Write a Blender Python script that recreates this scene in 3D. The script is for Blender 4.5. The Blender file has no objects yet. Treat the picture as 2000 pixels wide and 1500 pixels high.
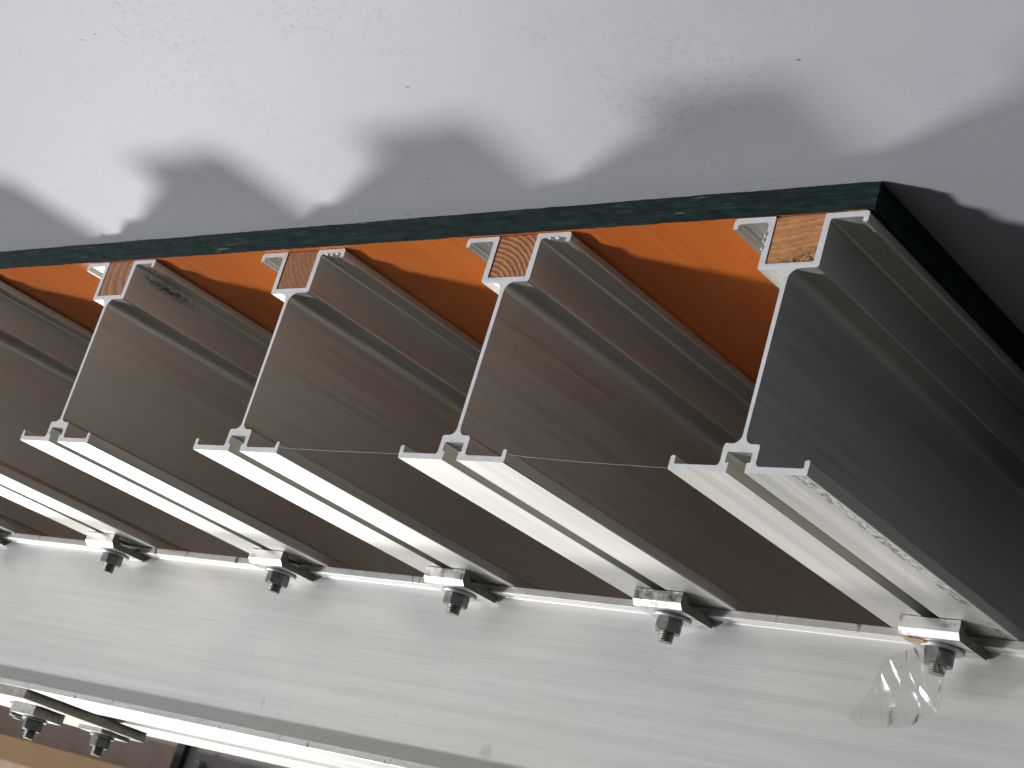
import bpy, bmesh, math, random
from mathutils import Vector, Matrix, noise
from mathutils.geometry import tessellate_polygon
random.seed(7)
S = bpy.context.scene
COL = S.collection

# ------------------------------------------------------------------ camera
R = ((0.7502287958, 0.6003776879, 0.2769537611),
     (0.0048513114, 0.4138692981, -0.9103233870),
     (-0.6611605090, 0.6842944073, 0.3075840460))
CPOS = (0.767578024, -0.776575029, -0.460907655)
cam = bpy.data.cameras.new("camera")
co = bpy.data.objects.new("camera", cam); COL.objects.link(co)
M = Matrix(((R[0][0], -R[1][0], -R[2][0]), (R[0][1], -R[1][1], -R[2][1]), (R[0][2], -R[1][2], -R[2][2])))
co.matrix_world = Matrix.Translation(CPOS) @ M.to_4x4()
cam.sensor_fit = 'HORIZONTAL'; cam.sensor_width = 36; cam.lens = 3438.03 / 2000 * 36
cam.clip_start = 0.02; cam.clip_end = 200
cam.dof.use_dof = True; cam.dof.focus_distance = 1.2; cam.dof.aperture_fstop = 32
S.camera = co

# ------------------------------------------------------------------ light
A_DIR = Vector((-0.69, 0.385, -0.61)).normalized()      # towards the broad light under the deck
B_DIR = Vector((-0.741, -0.405, -0.529)).normalized()      # towards the low sun
w = bpy.data.worlds.new("World"); S.world = w; w.use_nodes = True
nt = w.node_tree; nt.nodes.clear()
N = nt.nodes.new; L = nt.links.new
out = N('ShaderNodeOutputWorld'); bg = N('ShaderNodeBackground'); tc = N('ShaderNodeTexCoord')
dot = N('ShaderNodeVectorMath'); dot.operation = 'DOT_PRODUCT'
dot.inputs[1].default_value = Vector((-0.70, -0.60, -0.40)).normalized()
nrm = N('ShaderNodeVectorMath'); nrm.operation = 'NORMALIZE'
rmp = N('ShaderNodeValToRGB')
mr = N('ShaderNodeMapRange'); mr.inputs[1].default_value = -1; mr.inputs[2].default_value = 1
L(tc.outputs['Generated'], nrm.inputs[0]); L(nrm.outputs[0], dot.inputs[0]); L(dot.outputs['Value'], mr.inputs[0])
L(mr.outputs[0], rmp.inputs[0]); L(rmp.outputs[0], bg.inputs[0]); L(bg.outputs[0], out.inputs[0])
cr = rmp.color_ramp; cr.interpolation = 'EASE'
cr.elements[0].position = 0.35; cr.elements[0].color = (0.009, 0.009, 0.0105, 1)
cr.elements[1].position = 1.0; cr.elements[1].color = (0.38, 0.385, 0.39, 1)
e = cr.elements.new(0.84); e.color = (0.03, 0.03, 0.034, 1)
bg.inputs[1].default_value = 1.0

sun = bpy.data.lights.new("sun", 'SUN'); so = bpy.data.objects.new("sun", sun); COL.objects.link(so)
sun.energy = 3.1; sun.angle = math.radians(5.0); sun.color = (0.985, 0.985, 1.0)
so.rotation_euler = B_DIR.to_track_quat('Z', 'Y').to_euler()
sp = bpy.data.lights.new("flood_lamp", 'SPOT'); spo = bpy.data.objects.new("flood_lamp", sp); COL.objects.link(spo)
aim = Vector((0.0, -0.12, 0.0)); DIST = 4.0
sp.energy = 455; sp.shadow_soft_size = 0.26; sp.spot_size = math.radians(34); sp.spot_blend = 1.0
sp.color = (1, 0.99, 0.975)
spo.location = Vector((-0.1, -0.12, 0.0)) + A_DIR * DIST
spo.rotation_euler = (spo.location - aim).to_track_quat('Z', 'Y').to_euler()
S.view_settings.view_transform = 'Standard'; S.view_settings.look = 'None'
S.view_settings.exposure = 0; S.view_settings.gamma = 1

# ------------------------------------------------------------------ dimensions (metres)
H = 0.165; T = 0.0183; XC = 0.254; YW = 0.288
XB = {-2: -1.19, -1: -0.970, 0: -0.717, 1: -0.46297, 2: -0.23779, 3: -0.01837, 4: 0.2050}
YOFF = {-2: 0.0, -1: 0.001, 0: 0.0, 1: 0.0005, 2: 0.0035, 3: 0.0012, 4: 0.0}
LEN = 1.5

# ------------------------------------------------------------------ material helpers
def mat(name):
    m = bpy.data.materials.new(name); m.use_nodes = True
    t = m.node_tree; t.nodes.clear()
    o = t.nodes.new('ShaderNodeOutputMaterial'); b = t.nodes.new('ShaderNodeBsdfPrincipled')
    t.links.new(b.outputs[0], o.inputs[0])
    return m, t, b
def coords(t, scale=(1, 1, 1), rnd=True, loc=(0, 0, 0)):
    tc = t.nodes.new('ShaderNodeTexCoord'); mp = t.nodes.new('ShaderNodeMapping')
    mp.inputs['Scale'].default_value = scale; mp.inputs['Location'].default_value = loc
    src = tc.outputs['Object']
    if rnd:
        oi = t.nodes.new('ShaderNodeObjectInfo'); ml = t.nodes.new('ShaderNodeMath'); ml.operation = 'MULTIPLY'; ml.inputs[1].default_value = 37.0
        t.links.new(oi.outputs['Random'], ml.inputs[0])
        ad = t.nodes.new('ShaderNodeVectorMath'); ad.operation = 'ADD'
        t.links.new(src, mp.inputs[0]); t.links.new(mp.outputs[0], ad.inputs[0]); t.links.new(ml.outputs[0], ad.inputs[1])
        return ad.outputs[0]
    t.links.new(src, mp.inputs[0]); return mp.outputs[0]
def noi(t, vec, scale, detail=3, rough=0.5, dist=0.0):
    n = t.nodes.new('ShaderNodeTexNoise'); n.inputs['Scale'].default_value = scale
    n.inputs['Detail'].default_value = detail; n.inputs['Roughness'].default_value = rough; n.inputs['Distortion'].default_value = dist
    t.links.new(vec, n.inputs['Vector']); return n.outputs[0]
def ramp(t, fac, stops, interp='LINEAR'):
    r = t.nodes.new('ShaderNodeValToRGB'); r.color_ramp.interpolation = interp
    els = r.color_ramp.elements
    els[0].position, els[0].color = stops[0][0], tuple(stops[0][1]) + (1,)
    els[1].position, els[1].color = stops[-1][0], tuple(stops[-1][1]) + (1,)
    for p, c in stops[1:-1]:
        x = els.new(p); x.color = tuple(c) + (1,)
    t.links.new(fac, r.inputs[0]); return r.outputs[0]
def mix(t, fac, a, b, mode='MIX'):
    m = t.nodes.new('ShaderNodeMix'); m.data_type = 'RGBA'; m.blend_type = mode
    for s, v in ((m.inputs[0], fac), (m.inputs[6], a), (m.inputs[7], b)):
        if hasattr(v, 'links'): t.links.new(v, s)
        elif isinstance(v, (int, float)): s.default_value = v
        else: s.default_value = tuple(v) + (1,)
    return m.outputs[2]
def maprange(t, v, a, b, c, d):
    m = t.nodes.new('ShaderNodeMapRange'); m.inputs[1].default_value = a; m.inputs[2].default_value = b
    m.inputs[3].default_value = c; m.inputs[4].default_value = d; t.links.new(v, m.inputs[0]); return m.outputs[0]
def bump(t, b, h, strength, dist=0.001, prev=None):
    n = t.nodes.new('ShaderNodeBump'); n.inputs['Strength'].default_value = strength; n.inputs['Distance'].default_value = dist
    t.links.new(h, n.inputs['Height'])
    if prev is not None: t.links.new(prev, n.inputs['Normal'])
    t.links.new(n.outputs[0], b.inputs['Normal']); return n.outputs[0]
g = lambda v: (v, v, v)

def aluminium(name, axis, tint=(0.640, 0.626, 0.580), rough=0.40, metal=0.88, dirt=0.0, blot=0.08, streak=0.25):
    """mill-finish extrusion with die lines running along axis (0=x,1=y)"""
    m, t, b = mat(name)
    sc = [1, 1, 1]; sc[axis] = 0.012
    v = coords(t, tuple(sc))
    fine = noi(t, v, 900, 2, 0.6); mid = noi(t, v, 160, 3, 0.6)
    sc2 = [1, 1, 1]; sc2[axis] = 0.25
    v2 = coords(t, tuple(sc2)); big = noi(t, v2, 7, 4, 0.55, 0.4)
    dark = tuple(c * (1 - blot * 1.6) for c in tint); lite = tuple(min(0.92, c * (1 + blot)) for c in tint)
    c = ramp(t, big, [(0.3, dark), (0.5, tint), (0.72, lite)])
    c = mix(t, streak * 1.4, c, ramp(t, mid, [(0.35, g(0.80)), (0.6, g(1.0))]), 'MULTIPLY')
    c = mix(t, streak, c, ramp(t, fine, [(0.38, g(0.80)), (0.58, g(1.0))]), 'MULTIPLY')
    # small dark pits and fingerprints
    v3 = coords(t, (1, 1, 1)); pit = noi(t, v3, 260, 2, 0.5)
    c = mix(t, ramp(t, pit, [(0.72, g(0)), (0.80, g(0.4))]), c, g(0.18))
    if dirt:
        dn = noi(t, v3, 38, 5, 0.7); c = mix(t, ramp(t, dn, [(0.50, g(0)), (0.68, g(dirt))]), c, (0.10, 0.095, 0.085))
    t.links.new(c, b.inputs['Base Color'])
    b.inputs['Metallic'].default_value = metal
    r = maprange(t, mid, 0.3, 0.7, rough - 0.06, rough + 0.08); t.links.new(r, b.inputs['Roughness'])
    n1 = bump(t, b, fine, 0.20 * streak, 0.0004); bump(t, b, big, 0.25, 0.0012, n1)
    return m

M_BEAM = aluminium("joist aluminium", 1, rough=0.50, streak=0.35)
M_WALER = aluminium("waler aluminium", 0, (0.84, 0.84, 0.82), rough=0.46, metal=0.42, blot=0.06)
M_CLAMP = aluminium("clamp aluminium", 0, (0.76, 0.75, 0.73), rough=0.45, dirt=0.95)

def ticked_waler():
    t = M_WALER.node_tree; b = [n for n in t.nodes if n.type == 'BSDF_PRINCIPLED'][0]
    src = b.inputs['Base Color'].links[0].from_socket
    tc = t.nodes.new('ShaderNodeTexCoord'); sx = t.nodes.new('ShaderNodeSeparateXYZ'); t.links.new(tc.outputs['Object'], sx.inputs[0])
    rim = maprange(t, sx.outputs[1], -0.0916, -0.0908, 1, 0)
    n = noi(t, coords(t, (1, 0.1, 0.35), False), 95, 3, 0.55, 0.3)
    f = mix(t, 1.0, rim, ramp(t, n, [(0.64, g(0)), (0.70, g(0.85))]), 'MULTIPLY')
    n2 = noi(t, coords(t, (0.6, 0.1, 2), False), 60, 4, 0.7); f2 = mix(t, 1.0, rim, ramp(t, n2, [(0.35, g(0)), (0.7, g(0.45))]), 'MULTIPLY')
    c = mix(t, f2, src, (0.42, 0.41, 0.38)); c = mix(t, f, c, (0.08, 0.08, 0.075))
    # a scratch mark and a dull smudge on the flat side, where the photo has them
    for (x, z, rx, rz, col, k) in ((-0.455 + 0.6, -0.292 - ZBv, 0.0016, 0.0055, (0.55, 0.55, 0.50), 0.45), (-0.178 + 0.6, -0.298 - ZBv, 0.0055, 0.0055, (0.52, 0.52, 0.51), 0.5)):
        mp = t.nodes.new('ShaderNodeMapping'); mp.inputs['Location'].default_value = (-x / rx, 0, -z / rz); mp.inputs['Scale'].default_value = (1 / rx, 0, 1 / rz)
        t.links.new(tc.outputs['Object'], mp.inputs[0]); ln = t.nodes.new('ShaderNodeVectorMath'); ln.operation = 'LENGTH'
        nz_ = t.nodes.new('ShaderNodeTexNoise'); nz_.inputs['Scale'].default_value = 2.0; t.links.new(mp.outputs[0], nz_.inputs['Vector'])
        ad = t.nodes.new('ShaderNodeVectorMath'); ad.operation = 'ADD'; t.links.new(mp.outputs[0], ad.inputs[0]); t.links.new(nz_.outputs['Color'], ad.inputs[1])
        t.links.new(ad.outputs[0], ln.inputs[0]); f3 = maprange(t, ln.outputs['Value'], 0.9, 1.5, k, 0)
        c = mix(t, f3, c, col)
    hv = noi(t, coords(t, (0.8, 1, 1.6), False, (2.3, 0, 1.1)), 5, 3, 0.6, 0.6)
    c = mix(t, 0.8, c, ramp(t, hv, [(0.32, (0.90, 0.93, 0.94)), (0.5, (1.0, 0.99, 0.965)), (0.68, (0.97, 0.94, 0.88))]), 'MULTIPLY')
    t.links.new(c, b.inputs['Base Color'])
ZBv = -0.328
ticked_waler()

def cut_end():
    m, t, b = mat("saw cut aluminium")
    v = coords(t, (0.25, 1, 1)); n = noi(t, v, 700, 3, 0.6); n2 = noi(t, coords(t), 90, 3, 0.6)
    c = mix(t, 0.6, ramp(t, n2, [(0.3, g(0.78)), (0.65, g(0.88))]), ramp(t, n, [(0.3, g(0.85)), (0.6, g(1))]), 'MULTIPLY')
    t.links.new(c, b.inputs['Base Color']); b.inputs['Metallic'].default_value = 0.15; b.inputs['Roughness'].default_value = 0.5
    bump(t, b, n, 0.25, 0.0004); return m
M_CUT = cut_end()

M_CLAMPCUT_SHADED, _t, _b = mat("dull sawn clamp side with painted shade"); _n = noi(_t, coords(_t), 120, 4, 0.6)
_t.links.new(ramp(_t, _n, [(0.3, (0.14, 0.13, 0.115)), (0.65, (0.23, 0.215, 0.19))]), _b.inputs['Base Color']); _b.inputs['Roughness'].default_value = 0.6; _b.inputs['Metallic'].default_value = 0.3  # dull sawn face; the shade on the clamp's side is darkened into this colour

def scuffed_beam():
    m = M_BEAM.copy(); m.name = "joist aluminium with worn print"
    t = m.node_tree; b = [n for n in t.nodes if n.type == 'BSDF_PRINCIPLED'][0]
    src = b.inputs['Base Color'].links[0].from_socket
    tc = t.nodes.new('ShaderNodeTexCoord'); sx = t.nodes.new('ShaderNodeSeparateXYZ'); t.links.new(tc.outputs['Object'], sx.inputs[0])
    def win(sock, a, b_, soft):
        u = maprange(t, sock, a, a + soft, 0, 1); d = maprange(t, sock, b_ - soft, b_, 1, 0)
        ml = t.nodes.new('ShaderNodeMath'); ml.operation = 'MULTIPLY'; t.links.new(u, ml.inputs[0]); t.links.new(d, ml.inputs[1]); return ml.outputs[0]
    wx = win(sx.outputs[0], 0.0370, 0.0462, 0.0022); wz = win(sx.outputs[2], -0.1656, -0.1640, 0.0003)
    v = coords(t, (1.5, 0.45, 1), False); n = noi(t, v, 260, 4, 0.7, 0.2)
    n2 = noi(t, coords(t, (1, 1, 1), False), 28, 2, 0.5)
    k = ramp(t, n, [(0.47, g(0)), (0.54, g(1))]); k2 = ramp(t, n2, [(0.38, g(0.15)), (0.5, g(1))])
    def mul(a, c):
        ml = t.nodes.new('ShaderNodeMath'); ml.operation = 'MULTIPLY'; t.links.new(a, ml.inputs[0]); t.links.new(c, ml.inputs[1]); return ml.outputs[0]
    f = mul(mul(wx, wz), mul(k, k2))
    t.links.new(mix(t, f, src, (0.23, 0.23, 0.215)), b.inputs['Base Color'])
    return m
M_BEAM4 = scuffed_beam()

def zinc(name, c0, rough, metal=0.75):
    m, t, b = mat(name); v = coords(t); n = noi(t, v, 240, 4, 0.6)
    t.links.new(ramp(t, n, [(0.3, tuple(x * 0.6 for x in c0)), (0.6, c0)]), b.inputs['Base Color'])
    b.inputs['Metallic'].default_value = metal; b.inputs['Roughness'].default_value = rough; bump(t, b, n, 0.15, 0.0004); return m
M_NUT = zinc("galvanised nut", (0.27, 0.285, 0.275), 0.5)
M_WASH = zinc("galvanised washer", (0.58, 0.585, 0.56), 0.42)
M_BOLT = zinc("threaded steel", (0.27, 0.27, 0.24), 0.45)
M_STEEL = zinc("weathered steel plate", (0.50, 0.46, 0.40), 0.55, 0.4)

def orange_face():
    m, t, b = mat("orange film faced plywood"); v = coords(t, (1, 0.35, 1), False)
    n = noi(t, v, 9, 4, 0.6, 0.5); n2 = noi(t, coords(t, (1, 0.3, 1), False), 90, 4, 0.7)
    c = ramp(t, n, [(0.3, (0.52, 0.115, 0.013)), (0.7, (0.64, 0.165, 0.022))])
    c = mix(t, ramp(t, n2, [(0.60, g(0)), (0.78, g(0.55))]), c, (0.20, 0.05, 0.012))
    n3 = noi(t, coords(t, (3.0, 0.5, 1), False), 45, 2, 0.5)
    c = mix(t, ramp(t, n3, [(0.72, g(0)), (0.78, g(0.7))]), c, (0.12, 0.035, 0.01))
    t.links.new(c, b.inputs['Base Color']); b.inputs['Roughness'].default_value = 0.5
    bump(t, b, n2, 0.12, 0.0006); return m
def green_edge():
    m, t, b = mat("dark green edge paint")
    v = coords(t, (0.09, 0.09, 1), False); n = noi(t, v, 420, 4, 0.65); n2 = noi(t, coords(t, (0.25, 1, 1), False), 160, 4, 0.7)
    n4 = noi(t, coords(t, (1, 1, 1), False), 14, 3, 0.6)
    c = ramp(t, n, [(0.32, (0.003, 0.008, 0.008)), (0.52, (0.008, 0.027, 0.024)), (0.75, (0.014, 0.042, 0.036))])
    # thin scratches down to the pale ply, along the length
    sc = noi(t, coords(t, (0.06, 1, 1.3), False), 620, 2, 0.5)
    mask = ramp(t, n4, [(0.5, g(0)), (0.62, g(1))])
    f = mix(t, 1.0, ramp(t, sc, [(0.655, g(0)), (0.69, g(1))]), mask, 'MULTIPLY')
    c = mix(t, f, c, (0.24, 0.26, 0.23))
    # black cavities between plies
    f2 = ramp(t, n2, [(0.66, g(0)), (0.72, g(0.9))]); c = mix(t, f2, c, (0.004, 0.006, 0.006))
    t.links.new(c, b.inputs['Base Color']); b.inputs['Roughness'].default_value = 0.62; b.inputs['Specular IOR Level'].default_value = 0.22
    n1 = bump(t, b, n, 0.55, 0.0012); bump(t, b, n2, 0.4, 0.0010, n1); return m
M_ORANGE = orange_face(); M_GREEN = green_edge()

def white_paint():
    m, t, b = mat("weathered white paint"); v = coords(t, (1, 1, 1), False)
    big = noi(t, v, 3.0, 4, 0.55, 0.3); mid = noi(t, v, 22, 5, 0.7); fine = noi(t, v, 240, 3, 0.65)
    c = ramp(t, big, [(0.3, (0.345, 0.350, 0.386)), (0.7, (0.38, 0.387, 0.422))])
    # dust specks, denser in patches
    patch = ramp(t, noi(t, coords(t, (1, 1, 1), False, (3.1, 0.4, 0)), 6, 3, 0.6), [(0.45, g(0)), (0.62, g(1))])
    dd = t.nodes.new('ShaderNodeVectorMath'); dd.operation = 'DISTANCE'; dd.inputs[1].default_value = (0.02, -0.25, T)
    t.links.new(v, dd.inputs[0]); pf = maprange(t, dd.outputs['Value'], 0.06, 0.30, 1.0, 0.25)
    patch = mix(t, 1.0, patch, pf, 'MULTIPLY')
    sp = ramp(t, fine, [(0.55, g(0)), (0.66, g(0.55))])
    c = mix(t, mix(t, 1.0, sp, patch, 'MULTIPLY'), c, (0.14, 0.145, 0.15))
    vo = t.nodes.new('ShaderNodeTexVoronoi'); vo.inputs['Scale'].default_value = 30; vo.inputs['Randomness'].default_value = 1
    vm = coords(t, (1, 1.6, 1), False); t.links.new(vm, vo.inputs['Vector'])
    dots = ramp(t, vo.outputs['Distance'], [(0.030, g(1)), (0.055, g(0))])
    sel = ramp(t, vo.outputs['Color'], [(0.50, g(0)), (0.54, g(0.85))])
    c = mix(t, mix(t, 1.0, dots, sel, 'MULTIPLY'), c, (0.07, 0.07, 0.07))
    st = noi(t, coords(t, (0.5, 3.0, 1), False), 60, 2, 0.5)
    c = mix(t, ramp(t, st, [(0.70, g(0)), (0.76, g(0.22))]), c, (0.20, 0.20, 0.21))
    t.links.new(c, b.inputs['Base Color']); b.inputs['Roughness'].default_value = 0.55
    n1 = bump(t, b, mid, 0.10, 0.002); bump(t, b, fine, 0.06, 0.0006, n1); return m
M_WHITE = white_paint()

def timber(name, mode, cx, cz, dist, ca, cb, fine=1.0):
    """end grain: rings round (cx, cz), or slanting saw marks"""
    m, t, b = mat(name)
    v = coords(t, (1, 0.02, 1), False, (-cx, 0, -cz))
    if mode == 'bands':
        for n_ in t.nodes:
            if n_.type == 'MAPPING': n_.inputs['Rotation'].default_value = (0, math.radians(7), 0)
    wv = t.nodes.new('ShaderNodeTexWave'); wv.wave_type = 'RINGS' if mode == 'rings' else 'BANDS'
    if mode == 'rings': wv.rings_direction = 'Y'
    else: wv.bands_direction = 'Z'
    wv.wave_profile = 'SAW' if mode == 'rings' else 'SIN'
    wv.inputs['Scale'].default_value = 145 * fine; wv.inputs['Distortion'].default_value = dist
    wv.inputs['Detail'].default_value = 3; wv.inputs['Detail Scale'].default_value = 1.6
    t.links.new(v, wv.inputs['Vector'])
    n = noi(t, coords(t, (1, 1, 3), False), 130, 4, 0.7); n2 = noi(t, coords(t, (1, 1, 1), False), 60, 3, 0.6)
    c = ramp(t, wv.outputs[0], [(0.05, ca), (0.75, cb), (1.0, ca)])
    c = mix(t, 0.75, c, ramp(t, n, [(0.3, g(0.55)), (0.62, g(1.0))]), 'MULTIPLY')
    c = mix(t, 0.5, c, ramp(t, n2, [(0.3, g(0.6)), (0.6, g(1.05))]), 'MULTIPLY')
    if mode == 'bands':
        tcx = t.nodes.new('ShaderNodeTexCoord'); sx = t.nodes.new('ShaderNodeSeparateXYZ'); t.links.new(tcx.outputs['Object'], sx.inputs[0])
        ad = t.nodes.new('ShaderNodeMath'); ad.operation = 'MULTIPLY_ADD'; ad.inputs[1].default_value = 0.22
        t.links.new(sx.outputs[0], ad.inputs[0]); ng = t.nodes.new('ShaderNodeMath'); ng.operation = 'MULTIPLY'; ng.inputs[1].default_value = -1
        t.links.new(sx.outputs[2], ng.inputs[0]); t.links.new(ng.outputs[0], ad.inputs[2])
        low = maprange(t, ad.outputs[0], 0.0255, 0.0305, 0, 1)
        cn = noi(t, coords(t, (1, 1, 1), False), 420, 4, 0.75); cm = ramp(t, cn, [(0.44, g(1)), (0.54, g(0))])
        c = mix(t, mix(t, 1.0, low, cm, 'MULTIPLY'), c, (0.07, 0.03, 0.012))
    t.links.new(c, b.inputs['Base Color']); b.inputs['Roughness'].default_value = 0.75
    n1 = bump(t, b, wv.outputs[0], 0.35, 0.0006); bump(t, b, n, 0.5, 0.0008, n1); return m
M_TIMBER = {
    4: timber("sawn pale timber", 'bands', 0, 0, 1.5, (0.62, 0.265, 0.095), (0.76, 0.36, 0.14), 0.27),
    3: timber("ringed timber", 'rings', -0.022, -0.050, 2.2, (0.24, 0.07, 0.025), (0.72, 0.33, 0.13), 0.62),
    2: timber("brown timber", 'rings', 0.05, 0.02, 4.0, (0.38, 0.15, 0.07), (0.52, 0.235, 0.105), 0.5),
    1: timber("red brown timber", 'rings', 0.03, -0.01, 2.0, (0.36, 0.15, 0.08), (0.58, 0.28, 0.14), 0.22)}
for k in (0, -1, -2): M_TIMBER[k] = M_TIMBER[2]

# ------------------------------------------------------------------ mesh helpers
def link(name, bm, mats, parent=None, smooth=None):
    me = bpy.data.meshes.new(name); bmesh.ops.recalc_face_normals(bm, faces=bm.faces); bm.to_mesh(me); bm.free()
    for m in (mats if isinstance(mats, (list, tuple)) else [mats]): me.materials.append(m)
    if smooth is not None:
        for p in me.polygons: p.use_smooth = True
        me.set_sharp_from_angle(angle=math.radians(smooth))
    o = bpy.data.objects.new(name, me); COL.objects.link(o)
    if smooth is not None and smooth < 100:
        wn = o.modifiers.new("weighted_normals", 'WEIGHTED_NORMAL'); wn.keep_sharp = True; wn.weight = 60
    if parent is not None: o.parent = parent
    return o
def thing(name, label, cat, loc=(0, 0, 0), group=None):
    o = bpy.data.objects.new(name, None); COL.objects.link(o); o.location = loc
    o.empty_display_size = 0.05
    o['label'] = label; o['category'] = cat
    if group: o['group'] = group
    return o
def tag(o, label, cat, group=None):
    o['label'] = label; o['category'] = cat
    if group: o['group'] = group
    return o
def structure(o, label=None, cat=None):
    o['kind'] = 'structure'
    if label: o['label'] = label; o['category'] = cat
    return o

def rounded(pts, seg=4):
    """pts: (u, v, radius) polygon -> rounded list of (u, v)"""
    outp = []; n = len(pts)
    for i in range(n):
        p0 = Vector(pts[i - 1][:2]); p = Vector(pts[i][:2]); p1 = Vector(pts[(i + 1) % n][:2]); r = pts[i][2]
        if r <= 0: outp.append(tuple(p)); continue
        a = (p0 - p); c = (p1 - p); la, lc = a.length, c.length; a.normalize(); c.normalize()
        ang = math.acos(max(-1, min(1, a.dot(c)))); d = min(r / math.tan(ang / 2), la * 0.49, lc * 0.49); r = d * math.tan(ang / 2)
        bis = (a + c).normalized(); ctr = p + bis * (r / math.sin(ang / 2))
        s = p + a * d - ctr; e_ = p + c * d - ctr
        th = s.angle(e_); cross = s.x * e_.y - s.y * e_.x; sg = 1 if cross > 0 else -1
        for k in range(seg + 1):
            t_ = sg * th * k / seg; cs, sn = math.cos(t_), math.sin(t_)
            outp.append((ctr.x + s.x * cs - s.y * sn, ctr.y + s.x * sn + s.y * cs))
    return outp

def extrude(poly, axis, a, b, capmat=0, bm=None):
    """poly in the plane normal to axis: axis 'y' -> (x,z); axis 'x' -> (y,z)"""
    bm = bm or bmesh.new()
    P = (lambda u, v, s: (u, s, v)) if axis == 'y' else ((lambda u, v, s: (s, u, v)) if axis == 'x' else (lambda u, v, s: (u, v, s)))
    A = [bm.verts.new(P(u, v, a)) for u, v in poly]; B = [bm.verts.new(P(u, v, b)) for u, v in poly]
    n = len(poly)
    for i in range(n): bm.faces.new((A[i], A[(i + 1) % n], B[(i + 1) % n], B[i]))
    for tri in tessellate_polygon([[Vector((u, v, 0)) for u, v in poly]]):
        for V_, o_ in ((A, 1), (B, -1)):
            try: bm.faces.new([V_[i] for i in tri][::o_]).material_index = capmat
            except ValueError: pass
    return bm
def box(bm, x0, x1, y0, y1, z0, z1, mi=0):
    vs = [bm.verts.new(p) for p in ((x0,y0,z0),(x1,y0,z0),(x1,y1,z0),(x0,y1,z0),(x0,y0,z1),(x1,y0,z1),(x1,y1,z1),(x0,y1,z1))]
    for q in ((0,3,2,1),(4,5,6,7),(0,1,5,4),(1,2,6,5),(2,3,7,6),(3,0,4,7)):
        bm.faces.new([vs[i] for i in q]).material_index = mi
    return bm
def lathe(prof, cx, cy, n=40, bm=None, hexa=False):
    bm = bm or bmesh.new(); rings = []
    for r, z in prof:
        rings.append([bm.verts.new((cx + r * math.cos(2 * math.pi * k / n), cy + r * math.sin(2 * math.pi * k / n), z)) for k in range(n)])
    for a, b in zip(rings, rings[1:]):
        for k in range(n): bm.faces.new((a[k], a[(k + 1) % n], b[(k + 1) % n], b[k]))
    return bm, rings

# ------------------------------------------------------------------ setting: white ceiling
bm = bmesh.new(); box(bm, -5, 2.0, -4, 4, T + 0.0006, T + 0.15)
structure(link("ceiling", bm, M_WHITE))

# ------------------------------------------------------------------ plywood sheet with green painted edges
bm = bmesh.new()
X0 = -1.4; Y1 = 1.5
nx = 900; nz = 5
def ev(x, z, k):
    d = 0.0005 * noise.noise(Vector((x * 90, z * 500, 1.0))) + 0.0006 * noise.noise(Vector((x * 22, z * 900, 5.0)))
    dz = 0.0
    if k == 0: dz = 0.0004 * noise.noise(Vector((x * 120, 3, 0)))
    if k == nz: dz = -0.0003 * abs(noise.noise(Vector((x * 70, 9, 0))))
    return d, dz
cols = []
for i in range(nx + 1):
    x = X0 + (XC - X0) * i / nx; c = []
    for k in range(nz + 1):
        z = T * k / nz; d, dz = ev(x, z, k); c.append(bm.verts.new((x, d, z + dz)))
    cols.append(c)
for i in range(nx):
    for k in range(nz):
        bm.faces.new((cols[i][k], cols[i + 1][k], cols[i + 1][k + 1], cols[i][k + 1])).material_index = 1
back0 = [bm.verts.new((cols[i][0].co.x, Y1, 0)) for i in range(nx + 1)]
back1 = [bm.verts.new((cols[i][nz].co.x, Y1, T)) for i in range(nx + 1)]
for i in range(nx):
    bm.faces.new((cols[i][0], back0[i], back0[i + 1], cols[i + 1][0])).material_index = 1 if cols[i][0].co.x > XC - 0.006 else 0
    bm.faces.new((cols[i][nz], cols[i + 1][nz], back1[i + 1], back1[i])).material_index = 0
    bm.faces.new((back0[i], back1[i], back1[i + 1], back0[i + 1])).material_index = 1
f = bm.faces.new([cols[nx][k] for k in range(nz + 1)] + [back1[nx], back0[nx]]); f.material_index = 1
f = bm.faces.new([cols[0][k] for k in range(nz, -1, -1)] + [back0[0], back1[0]]); f.material_index = 1
tag(link("plywood_sheet", bm, [M_ORANGE, M_GREEN]),
    "orange faced plywood sheet with rough dark green painted edge, lying on top of the joists", "plywood")

# ------------------------------------------------------------------ aluminium joists
def half_profile():
    """left half mirrored; returns the full closed outline in (x, z), z from 0 down to -H"""
    r = [  # right side from pocket bottom inside, going up, round the outside to the web and the bottom flange
        (0.0168, -0.0318, 0.0008), (0.0172, 0.0, 0.0006), (0.0467, 0.0, 0.0022), (0.0467, -0.0072, 0.0012), (0.0431, -0.0072, 0.0010),
        (0.0431, -0.0036, 0.0010), (0.0213, -0.0036, 0.0022), (0.0212, -0.0357, 0.0018), (0.0016, -0.0357, 0.0075),
        (0.0014, -0.1475, 0.0058), (0.0122, -0.1475, 0.0018), (0.0122, -0.1612, 0.0026), (0.0440, -0.1612, 0.0010),
        (0.0440, -0.1560, 0.0012), (0.0473, -0.1560, 0.0016), (0.0473, -0.1650, 0.0010), (0.0063, -0.1650, 0.0003), (0.0063, -0.1592, 0.0003),
        (0.0086, -0.1592, 0.0003), (0.0086, -0.1526, 0.0016)]
    l = [(-x, z, q) for x, z, q in reversed(r)]
    return r + l
POLY = rounded(half_profile(), 4)

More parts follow.
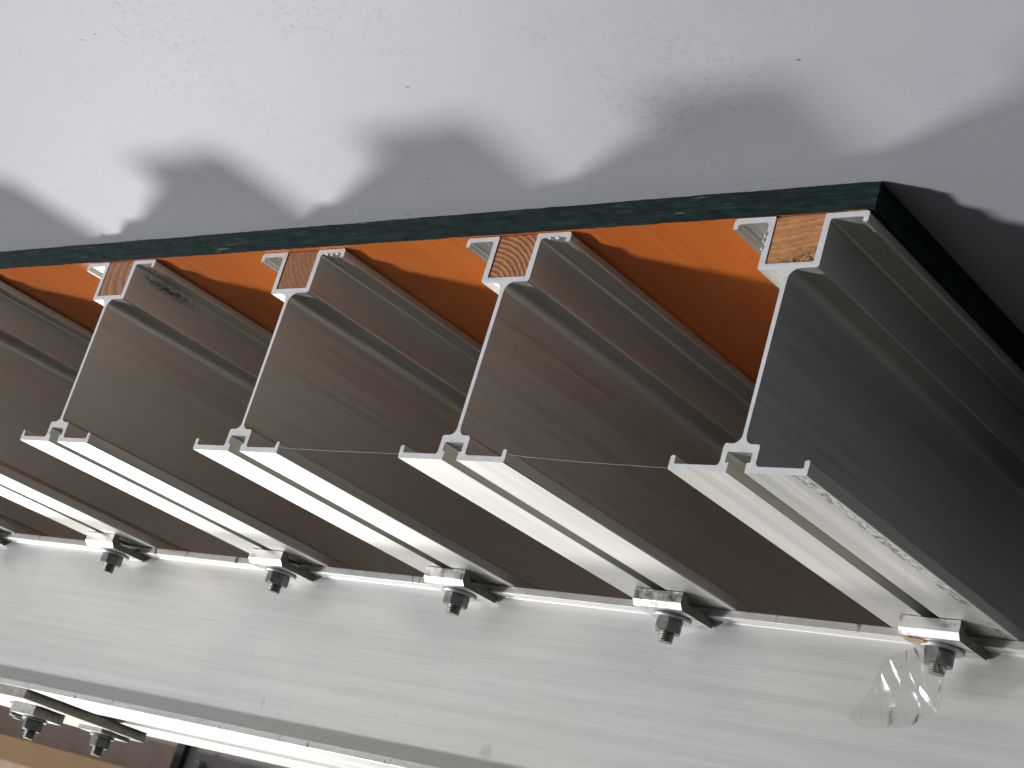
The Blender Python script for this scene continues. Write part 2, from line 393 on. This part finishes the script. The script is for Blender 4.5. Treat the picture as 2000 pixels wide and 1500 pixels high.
LBL = {
    4: "nearest aluminium joist, its lower flange scuffed, its timber filler pale, at the sheet's corner",
    3: "aluminium joist whose timber filler shows strong curved rings, second from the sheet's corner",
    2: "aluminium joist with plain brown timber filler and ragged flange tips, third from the sheet's corner",
    1: "aluminium joist with black grime under its top flange, fourth from the sheet's corner",
    0: "aluminium joist cut off by the photo's left edge, fifth from the sheet's corner",
    -1: "aluminium joist left of the photo, sixth from the sheet's corner",
    -2: "aluminium joist left of the photo, seventh from the sheet's corner"}
def end_rag(bm, k, yo):
    for v in bm.verts:
        if v.co.y < 0.5:
            v.co.y += 0.0003 * noise.noise(Vector((v.co.x * 400 + k * 7, v.co.z * 400, 0)))
            # torn flange tips
            s = 0.00035
            v.co.x += s * noise.noise(Vector((v.co.x * 900, v.co.z * 900, k))) ; v.co.z += s * noise.noise(Vector((v.co.x * 900, v.co.z * 900, k + 9.5)))
def grime_mat():
    m = M_BEAM.copy(); m.name = "joist aluminium with grime"
    t = m.node_tree; b = [n for n in t.nodes if n.type == 'BSDF_PRINCIPLED'][0]
    src = b.inputs['Base Color'].links[0].from_socket
    tc = t.nodes.new('ShaderNodeTexCoord'); ds = t.nodes.new('ShaderNodeVectorMath'); ds.operation = 'DISTANCE'
    mp = t.nodes.new('ShaderNodeMapping'); mp.inputs['Scale'].default_value = (1, 0.16, 1.0)
    t.links.new(tc.outputs['Object'], mp.inputs[0]); t.links.new(mp.outputs[0], ds.inputs[0]); ds.inputs[1].default_value = (0.0215, 0.040 * 0.16, -0.009)
    near = maprange(t, ds.outputs['Value'], 0.0, 0.013, 1, 0)
    n = noi(t, coords(t, (1, 0.6, 1), False), 380, 4, 0.8)
    ml = t.nodes.new('ShaderNodeMath'); ml.operation = 'MULTIPLY'; t.links.new(near, ml.inputs[0]); t.links.new(n, ml.inputs[1])
    f = ramp(t, ml.outputs[0], [(0.31, g(0)), (0.50, g(0.8))])
    t.links.new(mix(t, f, src, (0.012, 0.012, 0.010)), b.inputs['Base Color']); b2 = b
    return m
M_BEAM1 = grime_mat()
for k in (4, 3, 2, 1, 0, -1):
    y0 = YOFF[k]
    t = thing("aluminium_joist", LBL[k], "joist", (XB[k], y0, -0.0006), "aluminium joists under the plywood sheet")
    bm = extrude(POLY, 'y', 0.0, LEN - y0, 1); 
    # loops near the end so that the cut edge can be slightly ragged
    end_rag(bm, k, y0)
    bm2 = bm
    sm = M_BEAM4 if k == 4 else (M_BEAM1 if k == 1 else M_BEAM)
    link("extrusion", bm2, [sm, M_CUT], t, 32)
    # nailing strip: timber in the pocket, slightly crooked
    rs = random.Random(50 + k); j = lambda s: rs.uniform(-s, s)
    top = 0.0001
    P = [(-0.01665 + abs(j(.0002)), -0.0315 + abs(j(.0002))), (0.0160 + j(.0004), -0.0314), (0.0163 + j(.0003), -0.018), (0.0168, top - abs(j(.0003))),
         (0.004, top), (-0.008, top - 0.0002), (-0.01685, top - (0.0010 if k == 4 else 0.0002)), (-0.0167, -0.016)]
    outl = []
    n_ = len(P)
    for i in range(n_):
        a = Vector(P[i]); b_ = Vector(P[(i + 1) % n_])
        for q in range(8):
            p = a.lerp(b_, q / 8); d = 0.00022 * noise.noise(Vector((p.x * 500, p.y * 500, k * 3.3)))
            p = p + Vector((d, -abs(d) if p.y > -0.001 else d)); outl.append((max(-0.0168, min(0.0168, p.x)), max(-0.0316, p.y)))
    bm = extrude(outl, 'y', 0.0006, LEN - y0 - 0.001, 0)
    ns = link("nailing_strip", bm, M_TIMBER[k], t)
    if k == 3: ns['label'] = "timber filler with strong curved growth rings"
    if k == 4: ns['label'] = "pale sawn timber filler with crumbled lower corner"
    # torn burrs hanging on the cut of the top flange
    if k in (2, 3, 4):
        bm = bmesh.new(); rb = random.Random(k)
        spots = {2: [(0.028, -0.0042), (0.0335, -0.0046), (0.039, -0.0042)], 3: [(0.029, -0.0040), (0.036, -0.0043)], 4: [(-0.0216, -0.012), (-0.0218, -0.016), (-0.0217, -0.021)]}[k]
        for (bx, bz) in spots:
            r_ = bmesh.ops.create_icosphere(bm, subdivisions=2, radius=0.0011)
            for v in r_['verts']:
                q = v.co.copy(); q *= 1 + 0.5 * noise.noise(q * 1500 + Vector((bx * 900, k, 0)))
                v.co = Vector((bx + q.x * (1.5 if k != 4 else 0.7), -0.0001 + q.y * 0.5, bz + q.z * (0.7 if k != 4 else 1.6)))
        link("burr", bm, M_CUT, t, 60)

# ------------------------------------------------------------------ waler (primary beam)
ZT = -H - 0.0008; ZB = -0.328; YB = 0.475
wal = thing("aluminium_waler", "large aluminium waler beam crossing under the joists, with tall bright flat side", "beam", (-0.6, 0.38, ZB))
def wp(y): return y
def webs(y0, sgn):  # not used separately; kept for clarity of the outline
    return y0
r = [(YW, ZT, .0004), (YW, ZT - .0062, .0005), (YW + .0115, ZT - .0064, .0010),
     (YW + .0115, ZB + .0064, .0010), (YW, ZB + .0062, .0005), (YW, ZB, .0004),
     (YW + .043, ZB, .0003), (YW + .0435, ZB + .003, 0), (YW + .0450, ZB + .003, 0), (YW + .0455, ZB, .0003),
     (YW + .088, ZB, .0006), (YW + .088, ZB + .012, 0), (YW + .122, ZB + .012, 0), (YW + .122, ZB, .0006),
     (YB, ZB, .0008), (YB, ZB + .0062, .001), (YB - .0118, ZB + .0064, .002), (YB - .0135, ZB + .0100, .003),
     (YB - .0135, ZT - .0115, .005), (YB - .0085, ZT - .0066, .002), (YB, ZT - .0062, .001), (YB, ZT, .0008)]
bm = extrude(rounded(r, 4), 'x', -3.2, 0.9, 0)
for v in bm.verts: v.co -= Vector((-0.6, 0.38, ZB))
link("extrusion", bm, M_WALER, wal, 32)

# ------------------------------------------------------------------ clamps with nut and bolt
def clamp_outline(x0):
    z = -H - 0.0010
    return rounded([(0.2525, z, .0006), (0.2525, z - .0085, .0010), (0.2562, z - .0131, .0010), (0.2985, z - .0131, .0010), (0.2992, z - .0072, .0008),
            (0.2915, z - .0072, .0006), (0.2905, z - .0070, .0004), (0.2872, z - .0035, .0005), (0.2845, z - .0040, .0006), (0.2825, z - .0068, .001),
            (0.2640, z - .0068, .0012), (0.2600, z - .0045, .0012), (0.2592, z, .0006)], 3)
def thread_mesh(r0, pitch, z0, z1, n=24, deep=0.00085):
    bm = bmesh.new(); turns = (z0 - z1) / pitch; rings = []; per = 8; m = int(turns * per)
    for i in range(m + 1):
        z = z0 - (z0 - z1) * i / m; ring = []
        for k in range(n):
            a = 2 * math.pi * k / n; ph = ((z0 - z) / pitch + a / (2 * math.pi)) % 1.0
            tri = abs(ph * 2 - 1); rr = r0 - deep * tri
            if i > m - 5: rr -= 0.0005 * (i - (m - 5)) / 5
            ring.append(bm.verts.new((rr * math.cos(a), rr * math.sin(a), z)))
        rings.append(ring)
    for a, b in zip(rings, rings[1:]):
        for k in range(n): bm.faces.new((a[k], a[(k + 1) % n], b[(k + 1) % n], b[k]))
    bm.faces.new(rings[0]); c = bm.verts.new((0, 0, z1 + 0.0004)); L_ = rings[-1]
    for k in range(n): bm.faces.new((L_[k], L_[(k + 1) % n], c))
    return bm
def nut_mesh(af, z0, z1, rot):
    bm = bmesh.new(); R_ = af / math.sqrt(3); n = 48; prof = []
    lev = [(z0, 0.94), (z0 - 0.0007, 1.0), (z1 + 0.0012, 1.0), (z1, 0.90)]
    rings = []
    for z, s in lev:
        ring = []
        for k in range(n):
            a = 2 * math.pi * k / n; q = ((a + math.pi / 6) % (math.pi / 3)) - math.pi / 6
            rh = (af / 2) / math.cos(q) ; cap = (R_ * 0.985) if s == 1.0 else R_ * s
            rr = min(rh, cap); ring.append(bm.verts.new((rr * math.cos(a + rot), rr * math.sin(a + rot), z)))
        rings.append(ring)
    for a, b in zip(rings, rings[1:]):
        for k in range(n): bm.faces.new((a[k], a[(k + 1) % n], b[(k + 1) % n], b[k]))
    bm.faces.new(rings[0]); bm.faces.new(rings[-1]); return bm
CL = {
    4: "aluminium clamp with nut and bolt under the nearest joist, torn plastic film caught on it",
    3: "aluminium clamp with clean grey nut and bolt under the second joist from the sheet's corner",
    2: "aluminium clamp with grooved front lip, nut and bolt under the joist third from the corner",
    1: "aluminium clamp with nut and bolt under the joist with black grime",
    0: "small dull grey clamp with rounded front, leftmost one seen whole, under the fifth joist",
    -1: "clamp showing only a sliver at the photo's left edge, on the waler"}
ROT = {4: 0.35, 3: 0.52, 2: 0.30, 1: 0.2, 0: 0.45, -1: 0.1}
def build_clamp(k):
    zc = -H - 0.0141; yb = 0.2755
    t = thing("beam_clamp", CL[k], "clamp", (XB[k], yb, zc), "clamps holding the joists to the waler")
    bm = extrude(clamp_outline(0), 'x', -0.0222, 0.0222, 1)
    if k == 2:   # a bead along the front lip
        pass
    bmesh.ops.translate(bm, verts=bm.verts, vec=(0, -yb, -zc))
    rk = random.Random(k)
    link("clamp_plate", bm, [M_CLAMP, M_CLAMPCUT_SHADED], t, 35)
    rw = 0.0150
    bm, rr = lathe([(0.0062, 0.0), (rw - .0006, 0.0), (rw, -0.0006), (rw, -0.0018), (rw - .0006, -0.0025), (0.0062, -0.0025), (0.0062, 0.0)], 0, 0.0, 56)
    o = link("washer", bm, M_WASH, t, 40); o.location = (0.0004, 0.001, -0.0002)
    link("nut", nut_mesh(0.0188, -0.0029, -0.0126 + rk.uniform(-.0003, .0003), ROT[k]), M_NUT, t, 28)
    zend = {4: -0.0190, 3: -0.0205, 2: -0.0195, 1: -0.0200, 0: -0.0210, -1: -0.0200}[k]
    link("bolt", thread_mesh(0.0060, 0.00175, -0.0005 - 0.0105, zend), M_BOLT, t, 40)
    return t
for k in (4, 3, 2, 1, 0, -1): build_clamp(k)

# ------------------------------------------------------------------ splice plate with three bolts under the waler, lower left
zp = ZB - 0.0004; thk = 0.0095
st = thing("splice_plate", "dark weathered steel splice plate with three hanging bolts under the waler, bottom left", "bracket", (-0.9, 0.38, zp))
bm = bmesh.new(); bm = extrude(rounded([(0.100, -0.088, .002), (0.100, 0.078, .002), (0.0, 0.085, .01), (-0.086, 0.030, .01), (-0.22, -0.050, .002), (-0.22, -0.088, .002)], 3), 'z', -thk, 0, 0, bm)
link("plate", bm, M_STEEL, st)
for (bx, by, dz) in ((0.062, 0.050, -0.0045), (0.047, -0.030, -0.0107), (0.016, -0.030, 0)):
    if dz:
        bm = bmesh.new(); box(bm, bx - 0.02, bx + 0.022, by - 0.02, by + 0.02, -thk + dz, -thk - 0.0002); link("packing_plate", bm, M_WASH, st)
    z0 = -thk + dz - 0.0003
    bm, rr = lathe([(0.0062, z0), (0.0135, z0), (0.0135, z0 - 0.0025), (0.0062, z0 - 0.0025), (0.0062, z0)], 0, 0, 40)
    o = link("washer", bm, M_WASH, st, 40); o.location = (bx, by, 0)
    o = link("nut", nut_mesh(0.0188, z0 - 0.0027, z0 - 0.0135, 0.3 + by * 5), M_NUT, st, 28); o.location = (bx, by, 0)
    if not (bx == 0.016): 
        o = link("bolt", thread_mesh(0.0060, 0.00175, z0 - 0.010, z0 - 0.0225), M_BOLT, st, 40); o.location = (bx, by, 0)
    else:
        o = link("bolt", thread_mesh(0.0060, 0.00175, z0 - 0.010, z0 - 0.0155), M_BOLT, st, 40); o.location = (bx, by, 0)

# ------------------------------------------------------------------ torn plastic film on the nearest bolt
def film():
    m, t, b = mat("clear plastic film")
    for n in list(t.nodes):
        if n.type == 'BSDF_PRINCIPLED': t.nodes.remove(n)
    o = [n for n in t.nodes if n.type == 'OUTPUT_MATERIAL'][0]
    tr = t.nodes.new('ShaderNodeBsdfTransparent'); tr.inputs[0].default_value = (0.955, 0.955, 0.95, 1)
    gl = t.nodes.new('ShaderNodeBsdfGlossy'); gl.inputs['Roughness'].default_value = 0.32; gl.inputs[0].default_value = (0.17, 0.17, 0.17, 1)
    df = t.nodes.new('ShaderNodeBsdfTranslucent'); df.inputs[0].default_value = (0.85, 0.85, 0.83, 1)
    fr = t.nodes.new('ShaderNodeFresnel'); fr.inputs[0].default_value = 1.45
    v = coords(t, (1, 1, 1), False); n = noi(t, v, 55, 3, 0.5, 1.5)
    bp = t.nodes.new('ShaderNodeBump'); bp.inputs['Strength'].default_value = 0.15; bp.inputs['Distance'].default_value = 0.002; t.links.new(n, bp.inputs['Height'])
    t.links.new(bp.outputs[0], gl.inputs['Normal']); t.links.new(bp.outputs[0], fr.inputs['Normal'])
    m1 = t.nodes.new('ShaderNodeMixShader'); m1.inputs[0].default_value = 0.12; t.links.new(tr.outputs[0], m1.inputs[1]); t.links.new(df.outputs[0], m1.inputs[2])
    m2 = t.nodes.new('ShaderNodeMixShader'); t.links.new(fr.outputs[0], m2.inputs[0]); t.links.new(m1.outputs[0], m2.inputs[1]); t.links.new(gl.outputs[0], m2.inputs[2])
    t.links.new(m2.outputs[0], o.inputs[0]); return m
OUT = [(0.1966, -0.1829), (0.1855, -0.1885), (0.1762, -0.1935), (0.1725, -0.1985), (0.1693, -0.2057), (0.1655, -0.2125), (0.1609, -0.2193), (0.1545, -0.2275), (0.149, -0.2352),
       (0.1515, -0.2385), (0.154, -0.2396), (0.1640, -0.2412), (0.1736, -0.2400), (0.1923, -0.2385), (0.1985, -0.2345), (0.2049, -0.2278), (0.2149, -0.2230), (0.2175, -0.2130), (0.218, -0.2034), (0.2179, -0.1947), (0.2150, -0.1870), (0.2060, -0.1825)]
bm = bmesh.new()
vs = [bm.verts.new((x, 0, z)) for x, z in OUT]; f = bm.faces.new(vs)
bmesh.ops.triangulate(bm, faces=[f])
for _ in range(6): bmesh.ops.subdivide_edges(bm, edges=[e_ for e_ in bm.edges if e_.calc_length() > 0.0011], cuts=1, use_grid_fill=True); bmesh.ops.triangulate(bm, faces=bm.faces[:])
bx4 = XB[4]
for v in bm.verts:
    x, z = v.co.x, v.co.z
    d = math.hypot(x - bx4, (z + 0.190))
    y = 0.2600 + 0.012 * min(1.0, max(0, (-0.195 - z) / 0.03))
    q = Vector((x * 95 + 0.5 * noise.noise(Vector((x * 60, z * 60, 0))), (z + x * 0.8) * 60, 2.0))
    ds, ps = noise.voronoi(q)
    rr_ = random.Random(int(ps[0].x * 7919) ^ int(ps[0].y * 104729)); gx, gz = rr_.uniform(-1, 1), rr_.uniform(-1, 1)
    k_ = min(1.0, (ds[1] - ds[0]) * 2.2)
    y += 0.0021 * k_ * (0.4 + gx * (q.x - ps[0].x) + gz * (q.y - ps[0].y)) + 0.0020 * noise.noise(Vector((x * 60, z * 60, 2.0)))
    v.co.y = y
bmesh.ops.smooth_vert(bm, verts=bm.verts[:], factor=0.35, use_axis_x=True, use_axis_y=True, use_axis_z=True)
fo = link("plastic_film", bm, film(), None, 180)
for p in fo.data.polygons: p.use_smooth = True
tag(fo, "torn clear plastic film hanging from the nearest clamp's bolt in front of the waler", "plastic film")
# amber tape scrap stuck under the nearest clamp
m, t, b = mat("amber tape"); v = coords(t, (1, 1, 1), False); n = noi(t, v, 300, 3, 0.6)
t.links.new(ramp(t, n, [(0.35, (0.30, 0.12, 0.03)), (0.6, (0.62, 0.40, 0.18))]), b.inputs['Base Color']); b.inputs['Roughness'].default_value = 0.3
bm = bmesh.new(); a = [(-0.0205, -0.0165), (-0.0150, -0.0190), (-0.0060, -0.0155), (-0.0090, -0.0030), (-0.0140, 0.0010)]
bm = extrude(a, 'z', 0, -0.0005, 0, bm)
o = link("tape_scrap", bm, m); o.location = (XB[4], 0.2755, -H - 0.0141 - 0.0002)
tag(o, "small amber scrap of tape stuck under the nearest clamp beside its washer", "tape")

# ------------------------------------------------------------------ spider threads between joist tips
def thread(p, q, sag, label):
    cu = bmesh.new(); n = 24; rr = 0.00006; rings = []
    p = Vector(p); q = Vector(q)
    for i in range(n + 1):
        t_ = i / n; c = p.lerp(q, t_); c.z -= sag * 4 * t_ * (1 - t_); c.z += 0.0003 * noise.noise(Vector((t_ * 9, sag * 900, 0)))
        rings.append([cu.verts.new(c + Vector((0, rr * math.cos(a), rr * math.sin(a)))) for a in (0, 1.57, 3.14, 4.71)])
    for a, b_ in zip(rings, rings[1:]):
        for k in range(4): cu.faces.new((a[k], a[(k + 1) % 4], b_[(k + 1) % 4], b_[k]))
    m_ = M_WEB
    tag(link("spider_thread", cu, m_), label, "spider thread", "spider threads between the joists")
M_WEB, t, b = mat("spider silk"); b.inputs['Base Color'].default_value = (0.7, 0.7, 0.68, 1); b.inputs['Roughness'].default_value = 0.4
thread((XB[3] + 0.0472, 0.002, -0.1600), (XB[4] - 0.0472, 0.002, -0.1640), 0.0008, "fine pale spider thread from the ringed timber joist to the nearest joist")
thread((XB[2] + 0.0472, 0.004, -0.1610), (XB[3] - 0.0472, 0.002, -0.1625), 0.0006, "fine pale spider thread ending at the left lower tip of the ringed timber joist")

# ------------------------------------------------------------------ background behind the waler, lower left
def board(name, ca, cb, sx, axis, rough=0.6):
    m, t, b = mat(name); sc = [1, 1, 1]; sc[axis] = 0.03
    n = noi(t, coords(t, tuple(sc), False), sx, 3, 0.5); n2 = noi(t, coords(t, (1, 1, 1), False), 12, 3, 0.6)
    c = mix(t, 0.5, ramp(t, n, [(0.35, ca), (0.65, cb)]), ramp(t, n2, [(0.3, g(0.85)), (0.7, g(1.05))]), 'MULTIPLY')
    t.links.new(c, b.inputs['Base Color']); b.inputs['Roughness'].default_value = rough; return m
M_BROWN = board("brown boarding", (0.56, 0.43, 0.35), (0.68, 0.53, 0.44), 16, 2)
M_TAN = board("tan timber", (0.34, 0.205, 0.085), (0.40, 0.24, 0.10), 20, 0)
M_DARK = board("dark post paint", (0.02, 0.02, 0.02), (0.04, 0.035, 0.03), 20, 2)
M_GREY = board("grey panel", (0.36, 0.345, 0.32), (0.42, 0.40, 0.37), 8, 2)
BY = 1.8
bm = bmesh.new(); box(bm, -4.2, -2.372, BY, BY + 0.05, -0.40, -0.05)
tag(link("boarded_panel", bm, M_BROWN), "brown wooden panel with faint upright boards behind the waler, bottom left", "panel")
bm = bmesh.new()
box(bm, -0.9, 0.9, 0, 0.06, -0.055, 0.0)
o = link("timber_rail", bm, M_TAN); o.location = (-2.82, BY - 0.062, -0.2665); o.rotation_euler = (0, math.radians(0.8), 0)
tag(o, "tan timber rail across the brown panel in the bottom left corner", "timber rail")
bm = bmesh.new(); box(bm, -2.372, -2.345, BY - 0.015, BY + 0.035, -0.5, -0.05)
tag(link("dark_post", bm, M_DARK), "narrow dark upright post between the brown and the grey panel", "post")
bm = bmesh.new(); box(bm, -2.345, -1.2, BY, BY + 0.05, -0.5, -0.05)
gp = link("grey_panel", bm, M_GREY)
tag(gp, "plain grey panel below the waler, right of the dark post", "panel")
bm, rr = lathe([(0.0001, -0.02), (0.012, -0.02), (0.013, -0.016), (0.013, 0.0), (0.0001, 0.0)], 0, 0, 24)
o = link("bolt_head", bm, M_NUT, gp, 40); o.rotation_euler = (math.radians(-90), 0, 0); o.location = (-2.284, BY - 0.0, -0.228)
